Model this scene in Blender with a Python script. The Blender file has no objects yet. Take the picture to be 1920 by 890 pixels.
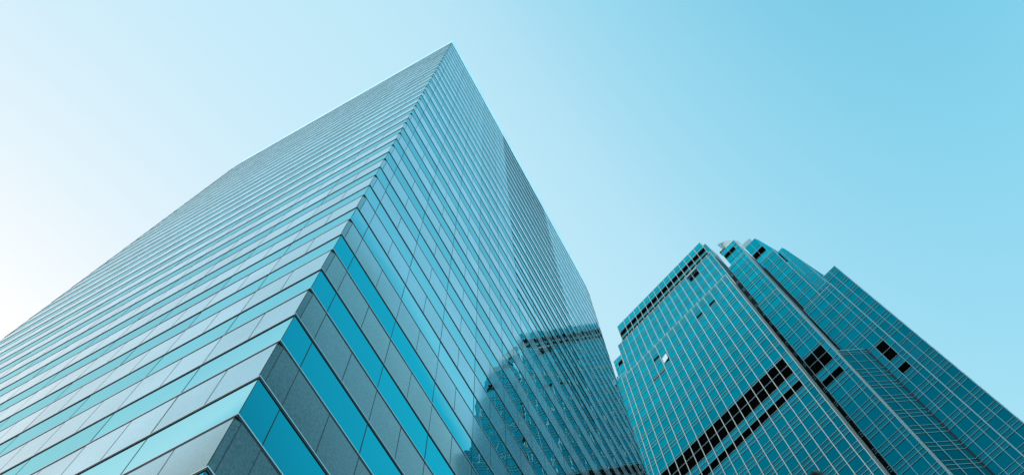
import bpy, math, random
from mathutils import Matrix, Vector
random.seed(7)
PI = math.pi
scene = bpy.context.scene
col = scene.collection
EYE = 1.6                       # eye height of the photographer above the pavement

# ---------------------------------------------------------------- camera
RW = ((0.9958805123, -0.0906752732, 0.0),
      (0.0865977282, 0.9510971055, 0.2965048556),
      (-0.0268856588, -0.2952834075, 0.9550313453))
FPX = 1567.3
cd = bpy.data.cameras.new("camera")
cam = bpy.data.objects.new("camera", cd)
col.objects.link(cam)
cd.sensor_width = 36.0
cd.lens = FPX / 1920.0 * 36.0
cd.clip_start = 0.05
cd.clip_end = 20000.0
cam.matrix_world = Matrix([[r[0], -r[1], -r[2], z] for r, z in zip(RW, (0, 0, EYE))] + [[0, 0, 0, 1]])
scene.camera = cam

def project(p):
    """pixel of a world point in the 1920 x 890 picture (used only to rank panes by size)"""
    x, y, z = p[0], p[1], p[2] - EYE
    c = [x * RW[0][k] + y * RW[1][k] + z * RW[2][k] for k in range(3)]
    if c[2] <= 0.01: return None
    return 960 + FPX * c[0] / c[2], 445 + FPX * c[1] / c[2]

# ---------------------------------------------------------------- sky and sun
SUN_AZ, SUN_EL = 148.0, 27.0
world = bpy.data.worlds.new("World")
scene.world = world
world.use_nodes = True
wt = world.node_tree
bg = wt.nodes["Background"]
sky = wt.nodes.new("ShaderNodeTexSky")
sky.sky_type = 'NISHITA'
sky.sun_disc = False
sky.sun_elevation = math.radians(SUN_EL)
sky.sun_rotation = math.radians(90.0 - SUN_AZ)
sky.air_density = 1.0
sky.dust_density = 3.0
sky.ozone_density = 1.0
sc1 = wt.nodes.new("ShaderNodeVectorMath"); sc1.operation = 'SCALE'; sc1.inputs['Scale'].default_value = 0.1
crv = wt.nodes.new("ShaderNodeRGBCurve")
def set_curve(c, pts):
    while len(c.points) < len(pts): c.points.new(0.5, 0.5)
    for p, (x, y) in zip(c.points, pts):
        p.location = (x, y); p.handle_type = 'AUTO_CLAMPED'
# the clear, slightly hazy, teal daylight of the photograph (values are halved)
set_curve(crv.mapping.curves[0], [(0, 0), (.05, .055), (.065, .100), (.072, .142), (.080, .180), (.088, .220), (.096, .243), (.11, .262), (.149, .294), (.197, .332), (.30, .400), (.432, .465), (.7, .55), (1, .62)])
set_curve(crv.mapping.curves[1], [(0, 0), (.085, .235), (.100, .302), (.106, .333), (.114, .356), (.123, .378), (.132, .396), (.15, .409), (.186, .420), (.233, .434), (.438, .490), (.7, .55), (1, .64)])
set_curve(crv.mapping.curves[2], [(0, 0), (.14, .318), (.164, .386), (.174, .416), (.186, .440), (.197, .453), (.21, .466), (.235, .475), (.272, .481), (.319, .485), (.50, .503), (.7, .55), (1, .66)])
crv.mapping.update()
sc2 = wt.nodes.new("ShaderNodeVectorMath"); sc2.operation = 'SCALE'; sc2.inputs['Scale'].default_value = 20.0
wt.links.new(sky.outputs[0], sc1.inputs[0])
wt.links.new(sc1.outputs[0], crv.inputs['Color'])
wt.links.new(crv.outputs[0], sc2.inputs[0])
wt.links.new(sc2.outputs[0], bg.inputs['Color'])
bg.inputs['Strength'].default_value = 0.1

sl = bpy.data.lights.new("sun", 'SUN')
sl.energy = 4.2
sl.angle = math.radians(0.53)
sl.color = (1.0, 0.95, 0.87)
sun = bpy.data.objects.new("sun", sl)
col.objects.link(sun)
sd = Vector((math.cos(math.radians(SUN_EL)) * math.cos(math.radians(SUN_AZ)),
             math.cos(math.radians(SUN_EL)) * math.sin(math.radians(SUN_AZ)), math.sin(math.radians(SUN_EL))))
sun.rotation_euler = (-sd).to_track_quat('-Z', 'Y').to_euler()
sun.location = sd * 300

scene.view_settings.view_transform = 'Standard'
scene.view_settings.look = 'None'
scene.view_settings.exposure = 0.0
scene.view_settings.gamma = 1.0
scene.view_settings.use_curve_mapping = False
scene.cycles.max_bounces = 8
scene.cycles.glossy_bounces = 5

# ---------------------------------------------------------------- materials
def new_mat(name):
    m = bpy.data.materials.new(name); m.use_nodes = True
    nt = m.node_tree
    for n in list(nt.nodes):
        if n.type != 'OUTPUT_MATERIAL': nt.nodes.remove(n)
    out = [n for n in nt.nodes if n.type == 'OUTPUT_MATERIAL'][0]
    return m, nt, out
def principled(name, rgb, rough=0.5, metal=0.0, spec=0.5, noise=None, coat=0.0, bump=0.0, tint=None, ior=None):
    m, nt, out = new_mat(name)
    b = nt.nodes.new("ShaderNodeBsdfPrincipled")
    b.inputs['Base Color'].default_value = (*rgb, 1)
    b.inputs['Roughness'].default_value = rough
    b.inputs['Metallic'].default_value = metal
    b.inputs['Specular IOR Level'].default_value = spec
    b.inputs['Coat Weight'].default_value = coat
    if tint: b.inputs['Specular Tint'].default_value = (*tint, 1)
    if ior: b.inputs['IOR'].default_value = ior; b.inputs['Specular IOR Level'].default_value = .5
    if noise:
        scale, amt = noise
        tc = nt.nodes.new("ShaderNodeTexCoord"); n = nt.nodes.new("ShaderNodeTexNoise")
        n.inputs['Scale'].default_value = scale; n.inputs['Detail'].default_value = 3
        r = nt.nodes.new("ShaderNodeMapRange")
        r.inputs['From Min'].default_value = .3; r.inputs['From Max'].default_value = .7
        r.inputs['To Min'].default_value = 1 - amt; r.inputs['To Max'].default_value = 1 + amt
        mx = nt.nodes.new("ShaderNodeVectorMath"); mx.operation = 'SCALE'; mx.inputs[0].default_value = rgb
        nt.links.new(tc.outputs['Object'], n.inputs['Vector'])
        nt.links.new(n.outputs['Fac'], r.inputs['Value'])
        nt.links.new(r.outputs[0], mx.inputs['Scale'])
        nt.links.new(mx.outputs[0], b.inputs['Base Color'])
        if bump:
            bp = nt.nodes.new("ShaderNodeBump"); bp.inputs['Strength'].default_value = bump; bp.inputs['Distance'].default_value = .01
            nt.links.new(n.outputs['Fac'], bp.inputs['Height']); nt.links.new(bp.outputs[0], b.inputs['Normal'])
    nt.links.new(b.outputs[0], out.inputs['Surface'])
    return m

def glass(name, stops, ripple_scale, ripple, rough=0.0, vary=0.0, dust=(.0, .4)):
    """coated solar-control glass: a tinted mirror whose tint varies with the view angle;
    slow ripple of the panes bends what they mirror"""
    m, nt, out = new_mat(name)
    lw = nt.nodes.new("ShaderNodeLayerWeight"); lw.inputs['Blend'].default_value = 0.5
    rp = nt.nodes.new("ShaderNodeValToRGB")
    el = rp.color_ramp.elements
    while len(el) < len(stops): el.new(0.5)
    for e, (p, c) in zip(el, stops): e.position = p; e.color = (*c, 1)
    g = nt.nodes.new("ShaderNodeBsdfGlossy"); g.inputs['Roughness'].default_value = rough
    nt.links.new(lw.outputs['Facing'], rp.inputs['Fac'])
    geo = nt.nodes.new("ShaderNodeNewGeometry")
    if vary:
        mr = nt.nodes.new("ShaderNodeMapRange"); mr.inputs['To Min'].default_value = 1 - vary; mr.inputs['To Max'].default_value = 1 + vary
        nt.links.new(geo.outputs['Random Per Island'], mr.inputs['Value'])
        s = nt.nodes.new("ShaderNodeVectorMath"); s.operation = 'SCALE'
        nt.links.new(rp.outputs[0], s.inputs[0]); nt.links.new(mr.outputs[0], s.inputs['Scale'])
        nt.links.new(s.outputs[0], g.inputs['Color'])
    else:
        nt.links.new(rp.outputs[0], g.inputs['Color'])
    tc = nt.nodes.new("ShaderNodeTexCoord"); n = nt.nodes.new("ShaderNodeTexNoise")
    n.inputs['Scale'].default_value = ripple_scale; n.inputs['Detail'].default_value = 1.5
    bp = nt.nodes.new("ShaderNodeBump"); bp.inputs['Strength'].default_value = 1.0; bp.inputs['Distance'].default_value = ripple
    nt.links.new(tc.outputs['Object'], n.inputs['Vector'])
    nt.links.new(n.outputs['Fac'], bp.inputs['Height'])
    nt.links.new(bp.outputs[0], g.inputs['Normal'])
    # thin film of dust on the panes: a faint wide lobe that glows only towards the sun
    g2 = nt.nodes.new("ShaderNodeBsdfGlossy"); g2.inputs['Roughness'].default_value = dust[1]
    g2.inputs['Color'].default_value = (.80, .93, .95, 1)
    ms = nt.nodes.new("ShaderNodeMixShader"); ms.inputs['Fac'].default_value = dust[0]
    nt.links.new(g.outputs[0], ms.inputs[1]); nt.links.new(g2.outputs[0], ms.inputs[2])
    nt.links.new(ms.outputs[0], out.inputs['Surface'])
    return m

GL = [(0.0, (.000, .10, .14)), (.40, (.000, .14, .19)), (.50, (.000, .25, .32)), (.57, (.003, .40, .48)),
      (.718, (.02, .55, .64)), (.744, (.43, .79, .83)), (.80, (.28, .67, .73)), (.88, (.27, .64, .71)), (.94, (.36, .70, .76)), (1.0, (.75, .88, .90))]  # pale step is the sun-side face's sheen, painted into the tint
M = {}
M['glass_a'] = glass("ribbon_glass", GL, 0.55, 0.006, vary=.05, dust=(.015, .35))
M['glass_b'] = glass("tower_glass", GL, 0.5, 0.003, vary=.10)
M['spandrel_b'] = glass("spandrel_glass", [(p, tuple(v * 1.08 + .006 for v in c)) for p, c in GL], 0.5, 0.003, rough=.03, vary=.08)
def polished_stone(name, rgb, stops, rough, scale, amt):
    """speckled stone under a mirror polish whose reflectance rises towards grazing view"""
    m, nt, out = new_mat(name)
    lw = nt.nodes.new("ShaderNodeLayerWeight"); lw.inputs['Blend'].default_value = 0.5
    rp = nt.nodes.new("ShaderNodeValToRGB"); el = rp.color_ramp.elements
    while len(el) < len(stops): el.new(0.5)
    for e, (p, c) in zip(el, stops): e.position = p; e.color = (*c, 1)
    g = nt.nodes.new("ShaderNodeBsdfGlossy"); g.inputs['Roughness'].default_value = rough
    d = nt.nodes.new("ShaderNodeBsdfDiffuse")
    tc = nt.nodes.new("ShaderNodeTexCoord"); n = nt.nodes.new("ShaderNodeTexNoise")
    n.inputs['Scale'].default_value = scale; n.inputs['Detail'].default_value = 3
    n2 = nt.nodes.new("ShaderNodeTexNoise"); n2.inputs['Scale'].default_value = .35
    r = nt.nodes.new("ShaderNodeMapRange"); r.inputs['From Min'].default_value = .3; r.inputs['From Max'].default_value = .7
    r.inputs['To Min'].default_value = 1 - amt; r.inputs['To Max'].default_value = 1 + amt
    r2 = nt.nodes.new("ShaderNodeMapRange"); r2.inputs['To Min'].default_value = .88; r2.inputs['To Max'].default_value = 1.12
    geo = nt.nodes.new("ShaderNodeNewGeometry")
    r3 = nt.nodes.new("ShaderNodeMapRange"); r3.inputs['To Min'].default_value = .94; r3.inputs['To Max'].default_value = 1.06
    mul = nt.nodes.new("ShaderNodeMath"); mul.operation = 'MULTIPLY'
    mul2 = nt.nodes.new("ShaderNodeMath"); mul2.operation = 'MULTIPLY'
    s1 = nt.nodes.new("ShaderNodeVectorMath"); s1.operation = 'SCALE'; s1.inputs[0].default_value = rgb
    s2 = nt.nodes.new("ShaderNodeVectorMath"); s2.operation = 'SCALE'
    add = nt.nodes.new("ShaderNodeAddShader")
    L = nt.links.new
    L(tc.outputs['Object'], n.inputs['Vector']); L(tc.outputs['Object'], n2.inputs['Vector'])
    L(n.outputs['Fac'], r.inputs['Value']); L(n2.outputs['Fac'], r2.inputs['Value']); L(geo.outputs['Random Per Island'], r3.inputs['Value'])
    L(r.outputs[0], mul.inputs[0]); L(r2.outputs[0], mul.inputs[1])
    L(mul.outputs[0], s1.inputs['Scale']); L(s1.outputs[0], d.inputs['Color'])
    L(r3.outputs[0], mul2.inputs[0]); L(r2.outputs[0], mul2.inputs[1])
    L(lw.outputs['Facing'], rp.inputs['Fac']); L(rp.outputs[0], s2.inputs[0]); L(mul2.outputs[0], s2.inputs['Scale']); L(s2.outputs[0], g.inputs['Color'])
    L(d.outputs[0], add.inputs[0]); L(g.outputs[0], add.inputs[1]); L(add.outputs[0], out.inputs['Surface'])
    return m
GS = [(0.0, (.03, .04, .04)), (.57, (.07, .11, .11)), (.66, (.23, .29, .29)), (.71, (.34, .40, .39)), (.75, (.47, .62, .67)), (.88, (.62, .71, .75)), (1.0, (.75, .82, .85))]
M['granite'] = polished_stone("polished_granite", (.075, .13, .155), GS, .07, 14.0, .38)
M['granite_edge'] = principled("honed_granite", (.07, .09, .10), rough=.4, noise=(14.0, .35))
M['glass_shaded'] = glass("shaded_bay_glass", [(p, tuple(v * .42 for v in c)) for p, c in GL], 0.5, 0.006, vary=.10)  # darkened tower glass: the bay's shade and dark reflections put into its tint
M['joint'] = principled("dark_sealant", (.02, .03, .035), rough=.6)
M['black'] = principled("shade_black", (.010, .028, .034), rough=.5, spec=.3)  # near-black; stands in for shade under the ledges and beside the canted bay
M['parapet'] = polished_stone("pale_parapet", (.30, .44, .48), [(p, tuple(min(.92, v * 1.12 + .03) for v in c)) for p, c in GS], .15, 1.0, .06)
M['alu'] = principled("brushed_aluminium", (.62, .68, .70), rough=.28, metal=.9)
M['pale'] = principled("pale_cladding", (.40, .55, .59), rough=.30, metal=.35, noise=(.8, .05))
M['fin'] = principled("silver_painted_fin", (.66, .70, .69), rough=.38, metal=.2)
M['fin_dim'] = principled("anodised_fin", (.34, .52, .56), rough=.35, metal=.5)
M['rail'] = principled("anodised_transom", (.40, .62, .66), rough=.35, metal=.4)
M['dark'] = principled("black_louvre", (.010, .012, .013), rough=.8, spec=.1)
M['roof'] = principled("roof_membrane", (.28, .29, .30), rough=.9, noise=(2.0, .15))
M['white'] = principled("white_blind", (.85, .88, .86), rough=.6)
M['void'] = principled("unlit_opening", (.004, .005, .006), rough=1.0, spec=0.0)
M['mirror'] = principled("clear_mirror_pane", (.93, .97, .97), rough=.03, metal=1.0)
M['return'] = principled("dark_return_cladding", (.03, .085, .10), rough=.4, spec=.4)
M['stone'] = principled("rusty_panel", (.10, .055, .05), rough=.7)
M['paving'] = principled("paving", (.24, .235, .225), rough=.85, noise=(1.2, .15), bump=.2)
M['steel'] = principled("dark_steel", (.03, .035, .04), rough=.45, metal=.6)
M['lens'] = principled("lamp_lens", (.7, .72, .7), rough=.2)

# ---------------------------------------------------------------- mesh helpers
class MB:
    def __init__(self): self.v = []; self.f = []; self.m = []
    def quad(self, a, b, c, d, mi=0):
        n = len(self.v); self.v += [tuple(a), tuple(b), tuple(c), tuple(d)]; self.f.append((n, n + 1, n + 2, n + 3)); self.m.append(mi)
    def poly(self, pts, mi=0):
        n = len(self.v); self.v += [tuple(p) for p in pts]; self.f.append(tuple(range(n, n + len(pts)))); self.m.append(mi)
    def hexa(self, p, mi=0):
        """p: 8 points, bottom ring 0-3 counter-clockwise seen from above, top ring 4-7"""
        n = len(self.v); self.v += [tuple(q) for q in p]
        for f in ((3, 2, 1, 0), (4, 5, 6, 7), (0, 1, 5, 4), (1, 2, 6, 5), (2, 3, 7, 6), (3, 0, 4, 7)):
            self.f.append(tuple(n + k for k in f)); self.m.append(mi)
    def tube(self, pts, r, seg=10, mi=0):
        rings = []
        for i, p in enumerate(pts):
            p = Vector(p); a = Vector(pts[max(i - 1, 0)]); b = Vector(pts[min(i + 1, len(pts) - 1)])
            d = (b - a).normalized(); u = d.orthogonal().normalized() if i == 0 else (u0 - d * u0.dot(d)).normalized()
            u0 = u; w = d.cross(u); rr = r[i] if isinstance(r, (list, tuple)) else r
            n = len(self.v); rings.append(n)
            for k in range(seg):
                t = 2 * PI * k / seg; self.v.append(tuple(p + (u * math.cos(t) + w * math.sin(t)) * rr))
        for a, b in zip(rings, rings[1:]):
            for k in range(seg):
                k2 = (k + 1) % seg; self.f.append((a + k, a + k2, b + k2, b + k)); self.m.append(mi)
        self.f.append(tuple(rings[0] + k for k in reversed(range(seg)))); self.m.append(mi)
        self.f.append(tuple(rings[-1] + k for k in range(seg))); self.m.append(mi)
    def build(self, name, mats, parent=None, loc=None):
        me = bpy.data.meshes.new(name)
        o = loc or (0, 0, 0)
        me.from_pydata([(x - o[0], y - o[1], z - o[2]) for x, y, z in self.v], [], self.f)
        for mt in (mats if isinstance(mats, (list, tuple)) else [mats]): me.materials.append(mt)
        me.polygons.foreach_set("material_index", self.m)
        me.update()
        ob = bpy.data.objects.new(name, me); col.objects.link(ob)
        if parent: ob.parent = parent
        elif loc: ob.location = loc
        return ob
def thing(name, label, cat, loc, group=None):
    o = bpy.data.objects.new(name, None); o.empty_display_size = 1
    col.objects.link(o); o.location = loc; o['label'] = label; o['category'] = cat
    if group: o['group'] = group
    return o
def child(mb, name, mats, root):
    o = mb.build(name, mats)
    o.parent = root; o.matrix_parent_inverse = Matrix.Translation(-Vector(root.location))
    return o

# ---------------------------------------------------------------- ground
g = MB()
g.quad((-12000, -12000, 0), (12000, -12000, 0), (12000, 12000, 0), (-12000, 12000, 0))
go = g.build("ground", M['paving']); go['kind'] = "structure"

# ================================================================ banded tower on the left
CX, CY = -6.4856, 8.8035
AR, AL = math.radians(66.505), math.radians(156.18)
dR = (math.cos(AR), math.sin(AR)); dL = (math.cos(AL), math.sin(AL))
LA, LB, RAD = 57.0, 51.0, 12.0
def P2(a, b): return (CX + a * dR[0] + b * dL[0], CY + a * dR[1] + b * dL[1])
def P3(a, b, z): x, y = P2(a, b); return (x, y, z)
JR = [0.95 + 3.0895 * k for k in range(15)]          # glass joints on the face to the right
JL = [0.19 + 3.0895 * k for k in range(13)]          # and on the face to the left
def outline(o, chamfer=False):
    """plan points (a, b) of the tower, offset outwards by o; sharp corner first"""
    pts = []
    if chamfer: pts += [(-o, .05 - o), (.20 - o, -o)]
    else: pts.append((-o, -o))
    pts += [(j, -o) for j in JR[:] if j < 45]
    def arc(ca, cb, t0):
        return [(ca + (RAD + o) * math.cos(math.radians(t0 + 90 * k / 10)), cb + (RAD + o) * math.sin(math.radians(t0 + 90 * k / 10))) for k in range(11)]
    pts += arc(LA - RAD, RAD, -90)
    pts += arc(LA - RAD, LB - RAD, 0)
    pts += arc(RAD, LB - RAD, 90)
    pts += [(-o, j) for j in reversed(JL) if j > .5]
    return pts
Z0 = 14.7789 + EYE; FH = 4.0; GH = 1.868
I0, I1 = -3, 29
tower_a = thing("office_tower", "pointed office tower banded in teal ribbon windows and grey granite, sharp corner towards the viewer",
                "office tower", P3(0, 0, 0))
tower_a.location = P3(0, 0, 0)
ring_g = outline(0.0); ring_s = outline(0.012, True)
def jig(): return random.uniform(-.0035, .0035)
def band(ring, z0, z1, joints, jw, skip_edge):
    """one band round the tower as separate panes with thin sealant joints"""
    mb = MB(); n = len(ring)
    for k in range(n):
        a, b = ring[k], ring[(k + 1) % n]
        na = ((b[1] - a[1]), -(b[0] - a[0])); L = math.hypot(*na); na = (na[0] / L, na[1] / L)
        mi = 2 if (skip_edge and k == 0) else 0
        q = []
        for (p, z) in ((a, z0), (b, z0), (b, z1), (a, z1)):
            j = jig() if L > .5 else 0
            q.append(P3(p[0] + na[0] * j, p[1] + na[1] * j, z))
        mb.quad(*q, mi)
        # joint at the start of each pane and, on stone, at its middle
        for t in joints:
            if t == 0 and k == 0 and not skip_edge: pass
            if t > 0 and L < 2.5: continue
            ca, cb = a[0] + (b[0] - a[0]) * t, a[1] + (b[1] - a[1]) * t
            ta, tb = (b[0] - a[0]) / L * jw / 2, (b[1] - a[1]) / L * jw / 2
            e = .006
            mb.quad(P3(ca - ta + na[0] * e, cb - tb + na[1] * e, z0), P3(ca + ta + na[0] * e, cb + tb + na[1] * e, z0),
                    P3(ca + ta + na[0] * e, cb + tb + na[1] * e, z1), P3(ca - ta + na[0] * e, cb - tb + na[1] * e, z1), 1)
    return mb
def ledge(z):
    """aluminium transom cap running round the tower, black soffit and strip painting the shade below it; deeper sunshade over one stretch"""
    mb = MB()
    D = .023
    inner, outer = outline(-.05), outline(D)
    n = len(inner)
    zb, zt = z - .01, z + .035
    gi = outline(.017)
    for k in range(n):
        a, b = outer[k], outer[(k + 1) % n]; c, d = inner[k], inner[(k + 1) % n]
        mb.quad(P3(*a, zb), P3(*b, zb), P3(*b, zt), P3(*a, zt), 0)
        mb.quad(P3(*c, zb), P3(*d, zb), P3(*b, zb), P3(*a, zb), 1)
        mb.quad(P3(*a, zt), P3(*b, zt), P3(*d, zt), P3(*c, zt), 0)
        a, b = gi[k], gi[(k + 1) % n]
        mb.quad(P3(*a, zb - .095), P3(*b, zb - .095), P3(*b, zb), P3(*a, zb), 1)  # black strip painting the shade under the cap
    if z > 62:
        a0, a1, e = JR[5], 30.1, .046
        q = [(a0, -D), (a0, -e), (a1, -e), (a1, -D)]
        mb.hexa([P3(*p, zb + .004) for p in q] + [P3(*p, zt - .004) for p in q], 1)
    return mb
for i in range(I0, I1 + 1):
    zt = Z0 + FH * i
    zb = max(zt - GH, 0.02)
    child(band(ring_g, zb, zt, (0,), .026, False), "ribbon_window", [M['glass_a'], M['joint']], tower_a)
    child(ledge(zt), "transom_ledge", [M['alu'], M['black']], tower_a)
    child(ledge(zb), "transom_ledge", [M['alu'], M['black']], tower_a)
    if i < I1:
        child(band(ring_s, zt, zt + FH - GH, (0, .5), .020, True), "granite_spandrel", [M['granite'], M['joint'], M['granite']], tower_a)
ZP0, ZP1 = Z0 + FH * I1, 135.714 + EYE
pm = MB(); ro, ri = outline(.03), outline(-.45)
n = len(ro)
for k in range(n):
    a, b, c, d = ro[k], ro[(k + 1) % n], ri[k], ri[(k + 1) % n]
    pm.quad(P3(*a, ZP0), P3(*b, ZP0), P3(*b, ZP1), P3(*a, ZP1))
    pm.quad(P3(*a, ZP1), P3(*b, ZP1), P3(*d, ZP1), P3(*c, ZP1))
    pm.quad(P3(*d, ZP0), P3(*c, ZP0), P3(*c, ZP1), P3(*d, ZP1))
child(pm, "parapet", M['parapet'], tower_a)
rf = MB(); rf.poly([P3(*p, ZP0 + .5) for p in ri]); child(rf, "roof", M['roof'], tower_a)
core = MB(); rc = outline(-.3)
for k in range(len(rc)):
    a, b = rc[k], rc[(k + 1) % len(rc)]
    core.quad(P3(*a, 0.01), P3(*b, 0.01), P3(*b, ZP0 + .4), P3(*a, ZP0 + .4))
child(core, "light_block_core", M['black'], tower_a)  # unseen black core added behind the glass to block light

# ================================================================ stepped tower on the right
NB = math.radians(46.3)
nB = (math.cos(NB), math.sin(NB)); tB = (-nB[1], nB[0])
def B3(s, D, z): return (s * tB[0] + D * nB[0], s * tB[1] + D * nB[1], z + EYE)
SC = 27.5                                             # plan centre line of the main face
tower_b = thing("office_tower", "tall stepped teal glass tower with silver fins and black louvre bands, standing to the right",
                "office tower", (SC * tB[0] + 100 * nB[0], SC * tB[1] + 100 * nB[1], 0))

# storey grid shared by every face: (z0, z1, kind)
ROWS = []
for k in range(0, 16):
    zt = 129.93 + 4.458 * k
    ROWS += [(zt - 1.95, zt - .93, 'sp'), (zt - .93, zt, 'sp'), (zt, zt + 2.508, 'win')]
ROWS += [(125.0, 127.98, 'win'), (124.35, 125.0, 'sp'), (121.65, 124.35, 'lv'), (118.95, 121.65, 'lv'), (117.75, 118.95, 'sp'), (116.56, 117.75, 'sp'),
         (114.64, 116.56, 'lv'), (113.55, 114.64, 'sp'), (112.6, 113.55, 'sp')]
zt = 112.6
while zt > 2:
    ROWS += [(zt - 2.42, zt, 'win'), (zt - 3.40, zt - 2.42, 'sp'), (zt - 4.37, zt - 3.40, 'sp')]
    zt -= 4.37
ROWS = sorted([(max(a, -EYE + .05), b, k) for a, b, k in ROWS if b > -EYE + .3])

PANES = []      # (projected size, MB)
LOUVRES = []    # (projected size, MB)
FINS = []
BAYP, BSP = [], []
spm, railm = MB(), MB()
def psize(pts):
    q = [project(p) for p in pts]
    if any(p is None for p in q): return 0
    if not any(-20 < x < 1940 and -20 < y < 910 for x, y in q): return 0
    return abs(sum(q[i][0] * q[(i + 1) % 4][1] - q[(i + 1) % 4][0] * q[i][1] for i in range(4))) / 2

class Face:
    """a vertical facade plane: plan origin (s, D), direction along it, outward direction"""
    def __init__(self, s, D, ds, dD, os_, oD): self.o = (s, D); self.d = (ds, dD); self.n = (os_, oD)
    def __call__(self, u, out, z):
        return B3(self.o[0] + self.d[0] * u + self.n[0] * out, self.o[1] + self.d[1] * u + self.n[1] * out, z)
def front(D): return Face(0, D, 1, 0, 0, -1)          # u = s
def obox(F, u0, u1, o0, o1, z0, z1, mb, mi=0):
    q = [(u0, o1), (u1, o1), (u1, o0), (u0, o0)]
    # wind counter-clockwise seen from above whatever the face's direction
    a, b, c = [F(*p, 0) for p in q[:3]]
    if (b[0] - a[0]) * (c[1] - b[1]) - (b[1] - a[1]) * (c[0] - b[0]) < 0: q = q[::-1]
    mb.hexa([F(u, o, z0) for u, o in q] + [F(u, o, z1) for u, o in q], mi)
def louvre(F, u0, u1, z0, z1):
    mb = MB()
    mb.quad(F(u0, -.25, z0), F(u1, -.25, z0), F(u1, -.25, z1), F(u0, -.25, z1))
    nb = max(3, int((z1 - z0) / .3))
    for k in range(nb):
        z = z0 + (z1 - z0) * (k + .3) / nb
        mb.quad(F(u0, -.02, z), F(u1, -.02, z), F(u1, -.2, z + .16), F(u0, -.2, z + .16))
    LOUVRES.append((psize([F(u0, 0, z0), F(u1, 0, z0), F(u1, 0, z1), F(u0, 0, z1)]), mb))
SPECIAL = {}
def facade(F, cols, z0, z1, lv_cols=None, rows=None, rail=(.048, .09), visible=True, dark=False):
    """cols: sorted u breaks; fills every cell with a pane, spandrel or louvre and lays the transom rails"""
    for (a, b, kind) in (rows or ROWS):
        if b <= z0 + .05 or a >= z1 - .05: continue
        ra, rb = max(a, z0), min(b, z1)
        for ci, (u0, u1) in enumerate(zip(cols, cols[1:])):
            if kind == 'lv' and (lv_cols is None or ci in lv_cols):
                louvre(F, u0, u1, ra, rb); continue
            t = [random.uniform(-.004, .004) for _ in range(4)]
            q = [F(u0, t[0], ra), F(u1, t[1], ra), F(u1, t[2], rb), F(u0, t[3], rb)]
            if kind == 'win':
                mb = MB(); mb.quad(*q); (BAYP if dark else PANES).append((psize(q) if visible else 0, mb))
            elif dark:
                mb = MB(); mb.quad(*q); BSP.append((psize(q), mb))
            else: spm.quad(*q)
        if rb < z1 - .1 and kind != 'none':
            h, d = rail
            obox(F, cols[0], cols[-1], -.01, d, rb - h / 2, rb + h / 2, railm)
    # closing rail at the top of the face
    obox(F, cols[0], cols[-1], -.02, .05, z1 - .05, z1 + .12, railm)
def fin(F, u, w, d, z0, z1, mat, visible=True):
    mb = MB(); obox(F, u - w / 2, u + w / 2, -.02, d, z0, z1, mb)
    q = [F(u - w / 2, d, z0), F(u + w / 2, d, z0), F(u + w / 2, d, z1), F(u - w / 2, d, z1)]
    FINS.append((psize(q) if visible else 0, mb, mat))
def mass(s0, s1, D0, D1, z0, z1, name="wall", mat='pale', root=None):
    mb = MB(); F = front(D0)
    obox(F, s0, s1, -(D1 - D0), 0, z0, z1, mb)
    return child(mb, name, M[mat], tower_b)

BAY = 1.805
M0 = [13.04 + BAY * k for k in range(17)]             # fins of the main face
def sym(v): return 2 * SC - v
BACK = 125.0
# --- main face, three tiers, each set back a little from the one below
E0 = 11.87
F1 = front(75.3)
c1 = [E0] + M0 + [sym(E0)]
facade(F1, c1, -EYE + .05, 162.1, lv_cols=range(1, 17))
for u in M0: fin(F1, u, .10, .14, -EYE + .02, 162.5, 'fin')
for u in (E0, sym(E0)): fin(F1, u, .09, .12, -EYE + .02, 162.3, 'fin')
mass(E0 + .02, sym(E0) - .02, 75.62, BACK, -EYE + .01, 162.0, mat='return')
F1b = front(78.5)
facade(F1b, c1, 162.0, 183.6, lv_cols=[])
for u in M0: fin(F1b, u, .10, .14, 162.0, 184.0, 'fin')
for u in (E0, sym(E0)): fin(F1b, u, .09, .12, 162.0, 183.8, 'fin')
mass(E0 + .02, sym(E0) - .02, 78.82, BACK - .2, 161.9, 183.5, mat='return')
F1c = front(80.2)
cr = [(183.0, 187.2, 'win'), (187.2, 189.0, 'lv'), (189.0, 189.95, 'sp'), (189.95, 192.6, 'lv'), (192.6, 194.2, 'sp'), (194.2, 196.4, 'win')]
cc = [12.55] + M0[1:16] + [sym(12.55)]
facade(F1c, cc, 183.5, 196.4, rows=cr)
for u in [12.6] + M0[1:16] + [sym(12.6)]: fin(F1c, u, .10, .14, 183.5, 196.5, 'fin')
mass(12.57, sym(12.57), 80.52, BACK - .4, 183.4, 196.3)
facade(front(80.25), [11.75, 12.53], 183.5, 193.4, lv_cols=[])
mass(11.77, 12.56, 80.55, 84.5, 183.4, 193.3)
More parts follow.
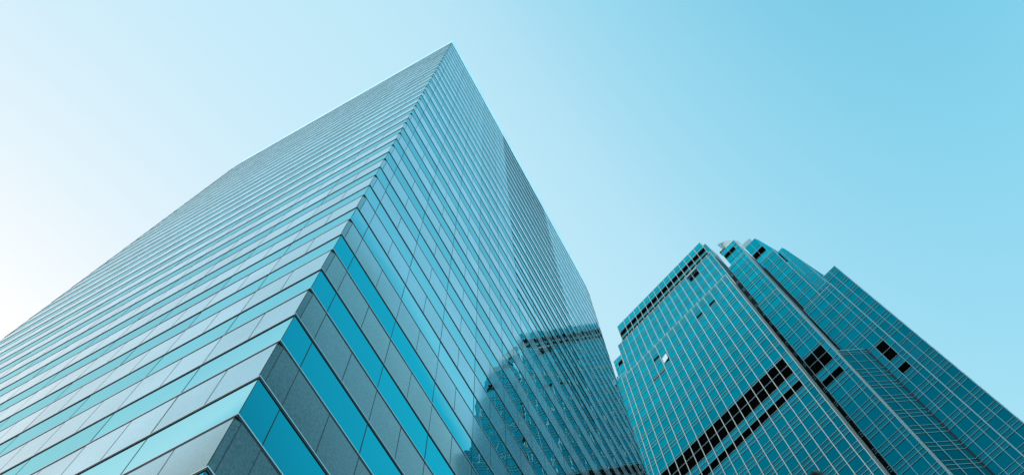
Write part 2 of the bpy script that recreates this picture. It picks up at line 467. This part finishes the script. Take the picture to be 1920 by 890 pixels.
# --- corner steps: each is a narrower face set further back (right side, and its twin on the left)
def step_faces(mirror):
    X = (lambda v: sym(v)) if mirror else (lambda v: v)
    vis = not mirror
    def cols(*v): return sorted(X(q) for q in v)
    def lvc(n, idx): return [(n - 1 - i) if mirror else i for i in idx]
    def fins(D, us, z0, z1, w=.075, d=.09, mat='fin_dim'):
        for u in us: fin(front(D), X(u), w, d, z0, z1, mat, True)
    def msk(s0, s1, *a, **k):
        a0, a1 = sorted((X(s0), X(s1))); mass(a0, a1, *a, **k)
    G = -EYE + .02
    # first step
    facade(front(78.3), cols(6.35, 7.27, 9.22, 11.14), G + .03, 148.4, lv_cols=lvc(3, [1, 2]))
    fins(78.3, (7.27, 9.22), G, 148.8); fins(78.3, (11.14,), G, 148.5, w=.06)
    fins(78.3, (6.37,), G, 148.6, w=.09, d=.10, mat='fin_dim')
    msk(6.37, 11.12, 78.62, BACK - .6, G, 148.3)
    facade(front(80.0), cols(6.40, 7.37, 9.24, 11.1), 148.3, 173.6, lv_cols=[])
    fins(80.0, (7.37, 9.24), 148.3, 174.0); fins(80.0, (11.1,), 148.3, 173.8, w=.06); fins(80.0, (6.42,), 148.3, 173.8, w=.09, mat='fin_dim')
    msk(6.42, 11.08, 80.32, BACK - .8, 148.2, 173.5)
    crown = [(173.4, 176.2, 'win'), (176.2, 178.2, 'sp'), (178.2, 181.0, 'win'), (181.0, 183.0, 'sp'), (183.0, 185.7, 'win'), (185.7, 187.95, 'lv'), (187.95, 190.2, 'sp')]
    facade(front(83.5), cols(6.38, 7.42, 8.97, 10.75), 173.5, 190.2, rows=crown, lv_cols=lvc(3, [1, 2]))
    fins(83.5, (7.42, 8.97), 173.5, 190.4, w=.07); fins(83.5, (6.40,), 173.5, 190.3, w=.10, mat='fin')
    msk(6.40, 10.73, 83.82, BACK - 1.0, 173.4, 190.1)
    # dark service slots between the steps
    msk(11.16, 11.85, 80.9, 81.9, G, 173.0, name="service_slot", mat='black')
    msk(5.98, 6.34, 87.6, 88.2, G, 176.0, name="service_slot", mat='black')
    rung = MB()
    z = 6.0
    while z < 172:
        for q in (0, .5, 1.0):
            a0, a1 = sorted((X(11.2), X(11.8)))
            obox(front(79.2), a0, a1, -.05, .05, z + q - .04, z + q + .04, rung)
        z += 4.37
    child(rung, "service_slot_rungs", M['rail'], tower_b)
    # second step: wider below, narrower above, its crown cut on a slope
    facade(front(85.6), cols(-1.1, 0.0, 1.8, 3.83, 5.98), G + .03, 148.4, lv_cols=lvc(4, [1]))
    fins(85.6, (0.0, 1.8, 3.83), G, 148.8); fins(85.6, (5.96,), G, 148.5, w=.06)
    fins(85.6, (-1.08,), G, 148.6, w=.15, d=.14, mat='fin_dim')
    msk(-1.08, 5.96, 85.92, BACK - 1.2, G, 148.3)
    facade(front(87.0), cols(1.75, 3.83, 5.76), 148.3, 178.9, lv_cols=[])
    fins(87.0, (3.83,), 148.3, 179.3); fins(87.0, (5.74,), 148.3, 179.0, w=.06); fins(87.0, (1.77,), 148.3, 179.0, w=.17, d=.14, mat='fin_dim')
    msk(1.77, 5.74, 87.32, BACK - 1.4, 148.2, 178.8)
    c3 = [(178.7, 181.6, 'win'), (181.6, 184.5, 'sp'), (184.5, 187.5, 'lv'), (187.5, 189.0, 'sp'), (189.0, 193.4, 'win')]
    F3 = front(88.5)
    facade(F3, cols(2.84, 4.55, 6.2), 178.8, 193.4, rows=c3)
    fins(88.5, (4.55,), 178.8, 193.4, w=.07); fins(88.5, (2.84,), 178.8, 190.0, w=.06)
    msk(2.86, 6.18, 88.82, BACK - 1.6, 178.7, 193.3)
    # sloping shoulder of that crown
    sh = MB()
    pts = [(1.35, 178.8), (2.83, 178.8), (2.83, 193.3), (2.55, 192.0), (1.42, 181.0)]
    fr = [B3(X(s), 88.52, z) for s, z in pts]; bk = [B3(X(s), 93.0, z) for s, z in pts]
    sh.poly(fr if not mirror else fr[::-1]); sh.poly(bk[::-1] if not mirror else bk)
    for k in range(5):
        k2 = (k + 1) % 5
        q = (fr[k2], fr[k], bk[k], bk[k2]); sh.quad(*(q if not mirror else q[::-1]), 1 if k in (2, 3, 4) else 0)
    child(sh, "sloping_parapet", [M['spandrel_b'], M['rail']], tower_b)
    # pale ribbed screen leaning back above the crown
    mt = MB()
    for k in range(6):
        a0, a1 = sorted((X(6.1 - .40 * k), X(6.1 - .40 * (k + 1) + .05)))
        mt.hexa([B3(a0, 88.6, 193.5), B3(a0, 88.9, 193.5), B3(a1, 88.9, 193.5), B3(a1, 88.6, 193.5),
                 B3(a0, 89.2, 197.6), B3(a0, 89.5, 197.6), B3(a1, 89.5, 197.6), B3(a1, 89.2, 197.6)])
    child(mt, "roof_screen", M['pale'], tower_b)
    # outermost step, with a raking top
    facade(front(88.6), cols(-4.28, -2.75, -1.12), G + .03, 157.6, lv_cols=[])
    fins(88.6, (-2.75, ), G, 157.9); fins(88.6, (-4.26,), G, 157.8, w=.12, d=.10, mat='fin_dim')
    msk(-4.26, -1.0, 88.92, BACK - 1.8, G, 157.5)
    facade(front(90.0), cols(-1.7, -.2, .87, 1.8), 148.0, 157.7, lv_cols=[])
    fins(90.0, (-.95, .87), 148.0, 166.0, w=.08)
    us = MB()
    pts = [(-1.72, 157.6), (1.82, 157.6), (1.82, 182.7), (0.07, 182.7), (-.2, 180.7)]
    fr = [B3(X(s), 90.0, z) for s, z in pts]; bk = [B3(X(s), 100.0, z) for s, z in pts]
    us.poly(fr if not mirror else fr[::-1])
    for k in range(5):
        k2 = (k + 1) % 5
        q = (fr[k2], fr[k], bk[k], bk[k2]); us.quad(*(q if not mirror else q[::-1]), 1 if k in (2, 3, 4) else 0)
    child(us, "raking_wall", [M['spandrel_b'], M['rail']], tower_b)
    for (a, b, kind) in ROWS:
        if 157.8 < b < 181.5:
            lim = -1.7 + 1.5 * (b - 157.6) / 23.1
            a0, a1 = sorted((X(lim + .03), X(1.8)))
            obox(front(90.0), a0, a1, -.01, .05, b - .035, b + .035, railm)
    fins(90.0, (.87,), 157.7, 182.6, w=.08); fins(90.0, (-.75,), 157.7, 171.5, w=.07)
    msk(-1.65, 1.8, 90.3, BACK - 2, 147.9, 157.5)
    # the tower's flank, round the corner from the outermost step
    FS = Face(X(-4.28), 88.64, 0, 1, (-1 if not mirror else 1), 0)
    facade(FS, [0.25] + [2.0 + 1.805 * k for k in range(17)] + [32.5], G + .03, 157.6, lv_cols=[])
    for k in range(17): fin(FS, 2.0 + 1.805 * k, .075, .09, G, 157.9, 'fin_dim')
    # canted bay in the re-entrant corner
    r2 = math.sqrt(.5)
    P0 = (6.32, 82.45)
    if not mirror: F = Face(P0[0], P0[1], -r2, r2, -r2, -r2)
    else: F = Face(sym(P0[0]), P0[1], r2, r2, r2, -r2)
    Lc = 3.1 / r2
    facade(F, [0.0, 1.40, 3.50, Lc], G + .03, 126.0, lv_cols=[], rail=(.06, .07), dark=True)
    for u in (1.40, 3.50): fin(F, u, .09, .14, G, 126.2, 'fin_dim')
    bm = MB()
    pts = [(P0[0] - .02, P0[1] + .10), (P0[0] - 3.1, P0[1] + 3.12), (P0[0] - .02, P0[1] + 3.12)]
    pts = [(X(s), D) for s, D in pts]
    lo = [B3(*p, G) for p in pts]; hi = [B3(*p, 125.95) for p in pts]
    for k in range(3):
        k2 = (k + 1) % 3
        q = (lo[k], lo[k2], hi[k2], hi[k]); bm.quad(*(q[::-1] if mirror else q))
    bm.poly(hi if not mirror else hi[::-1])
    child(bm, "canted_bay", M['black'], tower_b)
    a0, a1 = sorted((X(2.86), X(3.2)))
    gp = MB(); obox(front(85.6), a0, a1, .01, .05, G, 125.9, gp); child(gp, "corner_shade_strip", M['black'], tower_b)  # black strip standing in for the shadow line beside the bay
    # cladding trims along the return walls, seen edge-on
    tr = MB()
    for (s, D0, D1, zt_) in ((E0, 75.4, 78.3, 162.0), (6.37, 78.4, 82.4, 148.3)):
        nn = 4
        for k in range(nn):
            D = D0 + (D1 - D0) * (k + .5) / nn
            a0, a1 = sorted((X(s - .035), X(s + .06)))
            obox(front(D), a0, a1, -.03, .03, G, zt_, tr)
    child(tr, "return_wall_trim", M['fin'], tower_b)
step_faces(False)
step_faces(True)

# open tilted vents and odd panes on the main face
for bay in (2, 4, 11):
    ov = MB()
    u0, u1 = M0[bay] + .09, M0[bay + 1] - .09
    obox(F1, u0, u1, .01, .05, 156.75, 157.75, ov)
    child(ov, "open_vent", M['void'], tower_b)
wp = MB(); u0, u1 = M0[10] + .2, M0[11] - .15          # a casement standing ajar, mirroring the bright sky
wp.quad(F1(u0, .31, 153.2), F1(u1, .03, 153.2), F1(u1, .03, 155.4), F1(u0, .31, 155.4))
wp.quad(F1(u1, .00, 153.2), F1(u0, .28, 153.2), F1(u0, .28, 155.4), F1(u1, .00, 155.4))
child(wp, "open_casement", M['mirror'], tower_b)
for bay in (11, 12):
    bp_ = MB(); obox(F1, M0[bay] + .09, M0[bay + 1] - .09, .01, .07, 150.85, 151.45, bp_)
    child(bp_, "rusty_panel", M['stone'], tower_b)
# maintenance hatch under the crown with its lintel
hm = MB(); obox(F1b, 16.75, 19.6, .01, .06, 179.6, 182.2, hm); child(hm, "maintenance_hatch", M['void'], tower_b)
hl = MB(); obox(F1b, 16.6, 19.9, -.02, .35, 182.3, 182.65, hl); child(hl, "hatch_lintel", M['rail'], tower_b)

# parts that repeat: the hundred largest in view on their own, the rest as one
def emit(items, name, mats, keep=100):
    items = sorted(items, key=lambda t: -t[0])
    for t in items[:keep]: child(t[1], name, mats, tower_b)
    rest = MB()
    for t in items[keep:]:
        n0 = len(rest.v); rest.v += t[1].v; rest.f += [tuple(n0 + k for k in f) for f in t[1].f]; rest.m += t[1].m
    if rest.v:
        o = child(rest, name, mats, tower_b); o['kind'] = "stuff"
emit(PANES, "window", M['glass_b'])
emit(BAYP, "bay_window", M['glass_shaded'], 60)
emit(BSP, "bay_spandrel", M['glass_shaded'], 60)
emit(LOUVRES, "louvre_vent", M['dark'])
bright = [t for t in FINS if t[2] == 'fin']; dim = [t for t in FINS if t[2] != 'fin']
emit(bright, "mullion_fin", M['fin'], 60)
emit(dim, "slim_mullion", M['fin_dim'], 60)
child(spm, "spandrel_glass", M['spandrel_b'], tower_b)
child(railm, "transom_rails", M['rail'], tower_b)

# ---------------------------------------------------------------- small things
# pale curved canopy on the roof of the first step
base = B3(8.3, 86.6, 190.15)
cano = thing("roof_canopy", "pale curved canopy on the roof behind the louvred top of the glass tower", "canopy", base)
cs = MB(); N = 10
prof = []
for k in range(N + 1):
    t = k / N
    prof.append((10.4 - 4.4 * t, 200.4 - 7.4 * t + 1.6 * math.sin(PI * t)))
for (s0, z0), (s1, z1) in zip(prof, prof[1:]):
    cs.hexa([B3(s1, 85.6, z1 - .3), B3(s1, 88.6, z1 - .3), B3(s0, 88.6, z0 - .3), B3(s0, 85.6, z0 - .3),
             B3(s1, 85.6, z1), B3(s1, 88.6, z1), B3(s0, 88.6, z0), B3(s0, 85.6, z0)][::1])
child(cs, "shell", M['fin_dim'], cano)
for s, D in ((9.6, 86.0), (9.6, 88.2), (7.0, 86.0), (7.0, 88.2)):
    t = (10.4 - s) / 4.4; zz = 200.4 - 7.4 * t + 1.6 * math.sin(PI * t) - .25
    p = MB(); p.tube([B3(s, D, 190.1), B3(s, D, zz)], .09); child(p, "post", M['steel'], cano)
# stubby dark bollards on the parapet
for k, s in enumerate((10.75, 10.15, 9.6)):
    v = MB(); h = 2.1 - .1 * k
    obox(front(84.0), s - .2, s + .2, -.35, 0, 190.25, 190.25 + h * .7, v)
    obox(front(83.95), s - .28, s + .28, -.45, 0, 190.25 + h * .7 + .003, 190.25 + h, v)
    o = v.build("vent_stack", M['steel'], loc=B3(s, 84.2, 190.25))
    o['label'] = ("black vent stack on the roof edge, lowest of three", "black vent stack on the roof edge, middle of three",
                  "black vent stack on the roof edge, nearest the louvred top")[k]
    o['category'] = "vent"; o['group'] = "vent stacks on the roof edge"

# street lamp whose dark head just enters the picture at the bottom edge
laz, lel = math.radians(60.75), math.radians(50.85)
hd = 6.6
hx, hy, hz = hd * math.cos(laz), hd * math.sin(laz), EYE + hd * math.tan(lel)
px, py = hx * 1.32, hy * 1.32
lamp = thing("street_lamp", "dark street lamp head poking into the bottom edge in front of the glass tower", "street lamp", (px, py, 0))
pl = MB(); pl.tube([(px, py, 0), (px, py, 1.0), (px, py, hz - .9)], [.09, .07, .05]); child(pl, "pole", M['steel'], lamp)
ux, uy = math.cos(laz), math.sin(laz)
ar = MB(); ar.tube([(px, py, hz - .92), (px - ux * .15, py - uy * .15, hz - .55), (px - ux * .6, py - uy * .6, hz - .3), (hx + ux * .4, hy + uy * .4, hz - .2)], .035); child(ar, "arm", M['steel'], lamp)
ls = MB()
ls.tube([(hx + ux * q, hy + uy * q, hz - dz) for q, dz in ((.45, .2), (.35, .17), (.05, .13), (-.25, .15), (-.33, .17))], [.03, .09, .13, .09, .02], seg=14)
child(ls, "lamp_head", M['steel'], lamp)
ln = MB(); ln.tube([(hx + .05, hy - .04, hz - .26), (hx + .05, hy - .04, hz - .22)], [.06, .09], seg=14); child(ln, "lens", M['lens'], lamp)
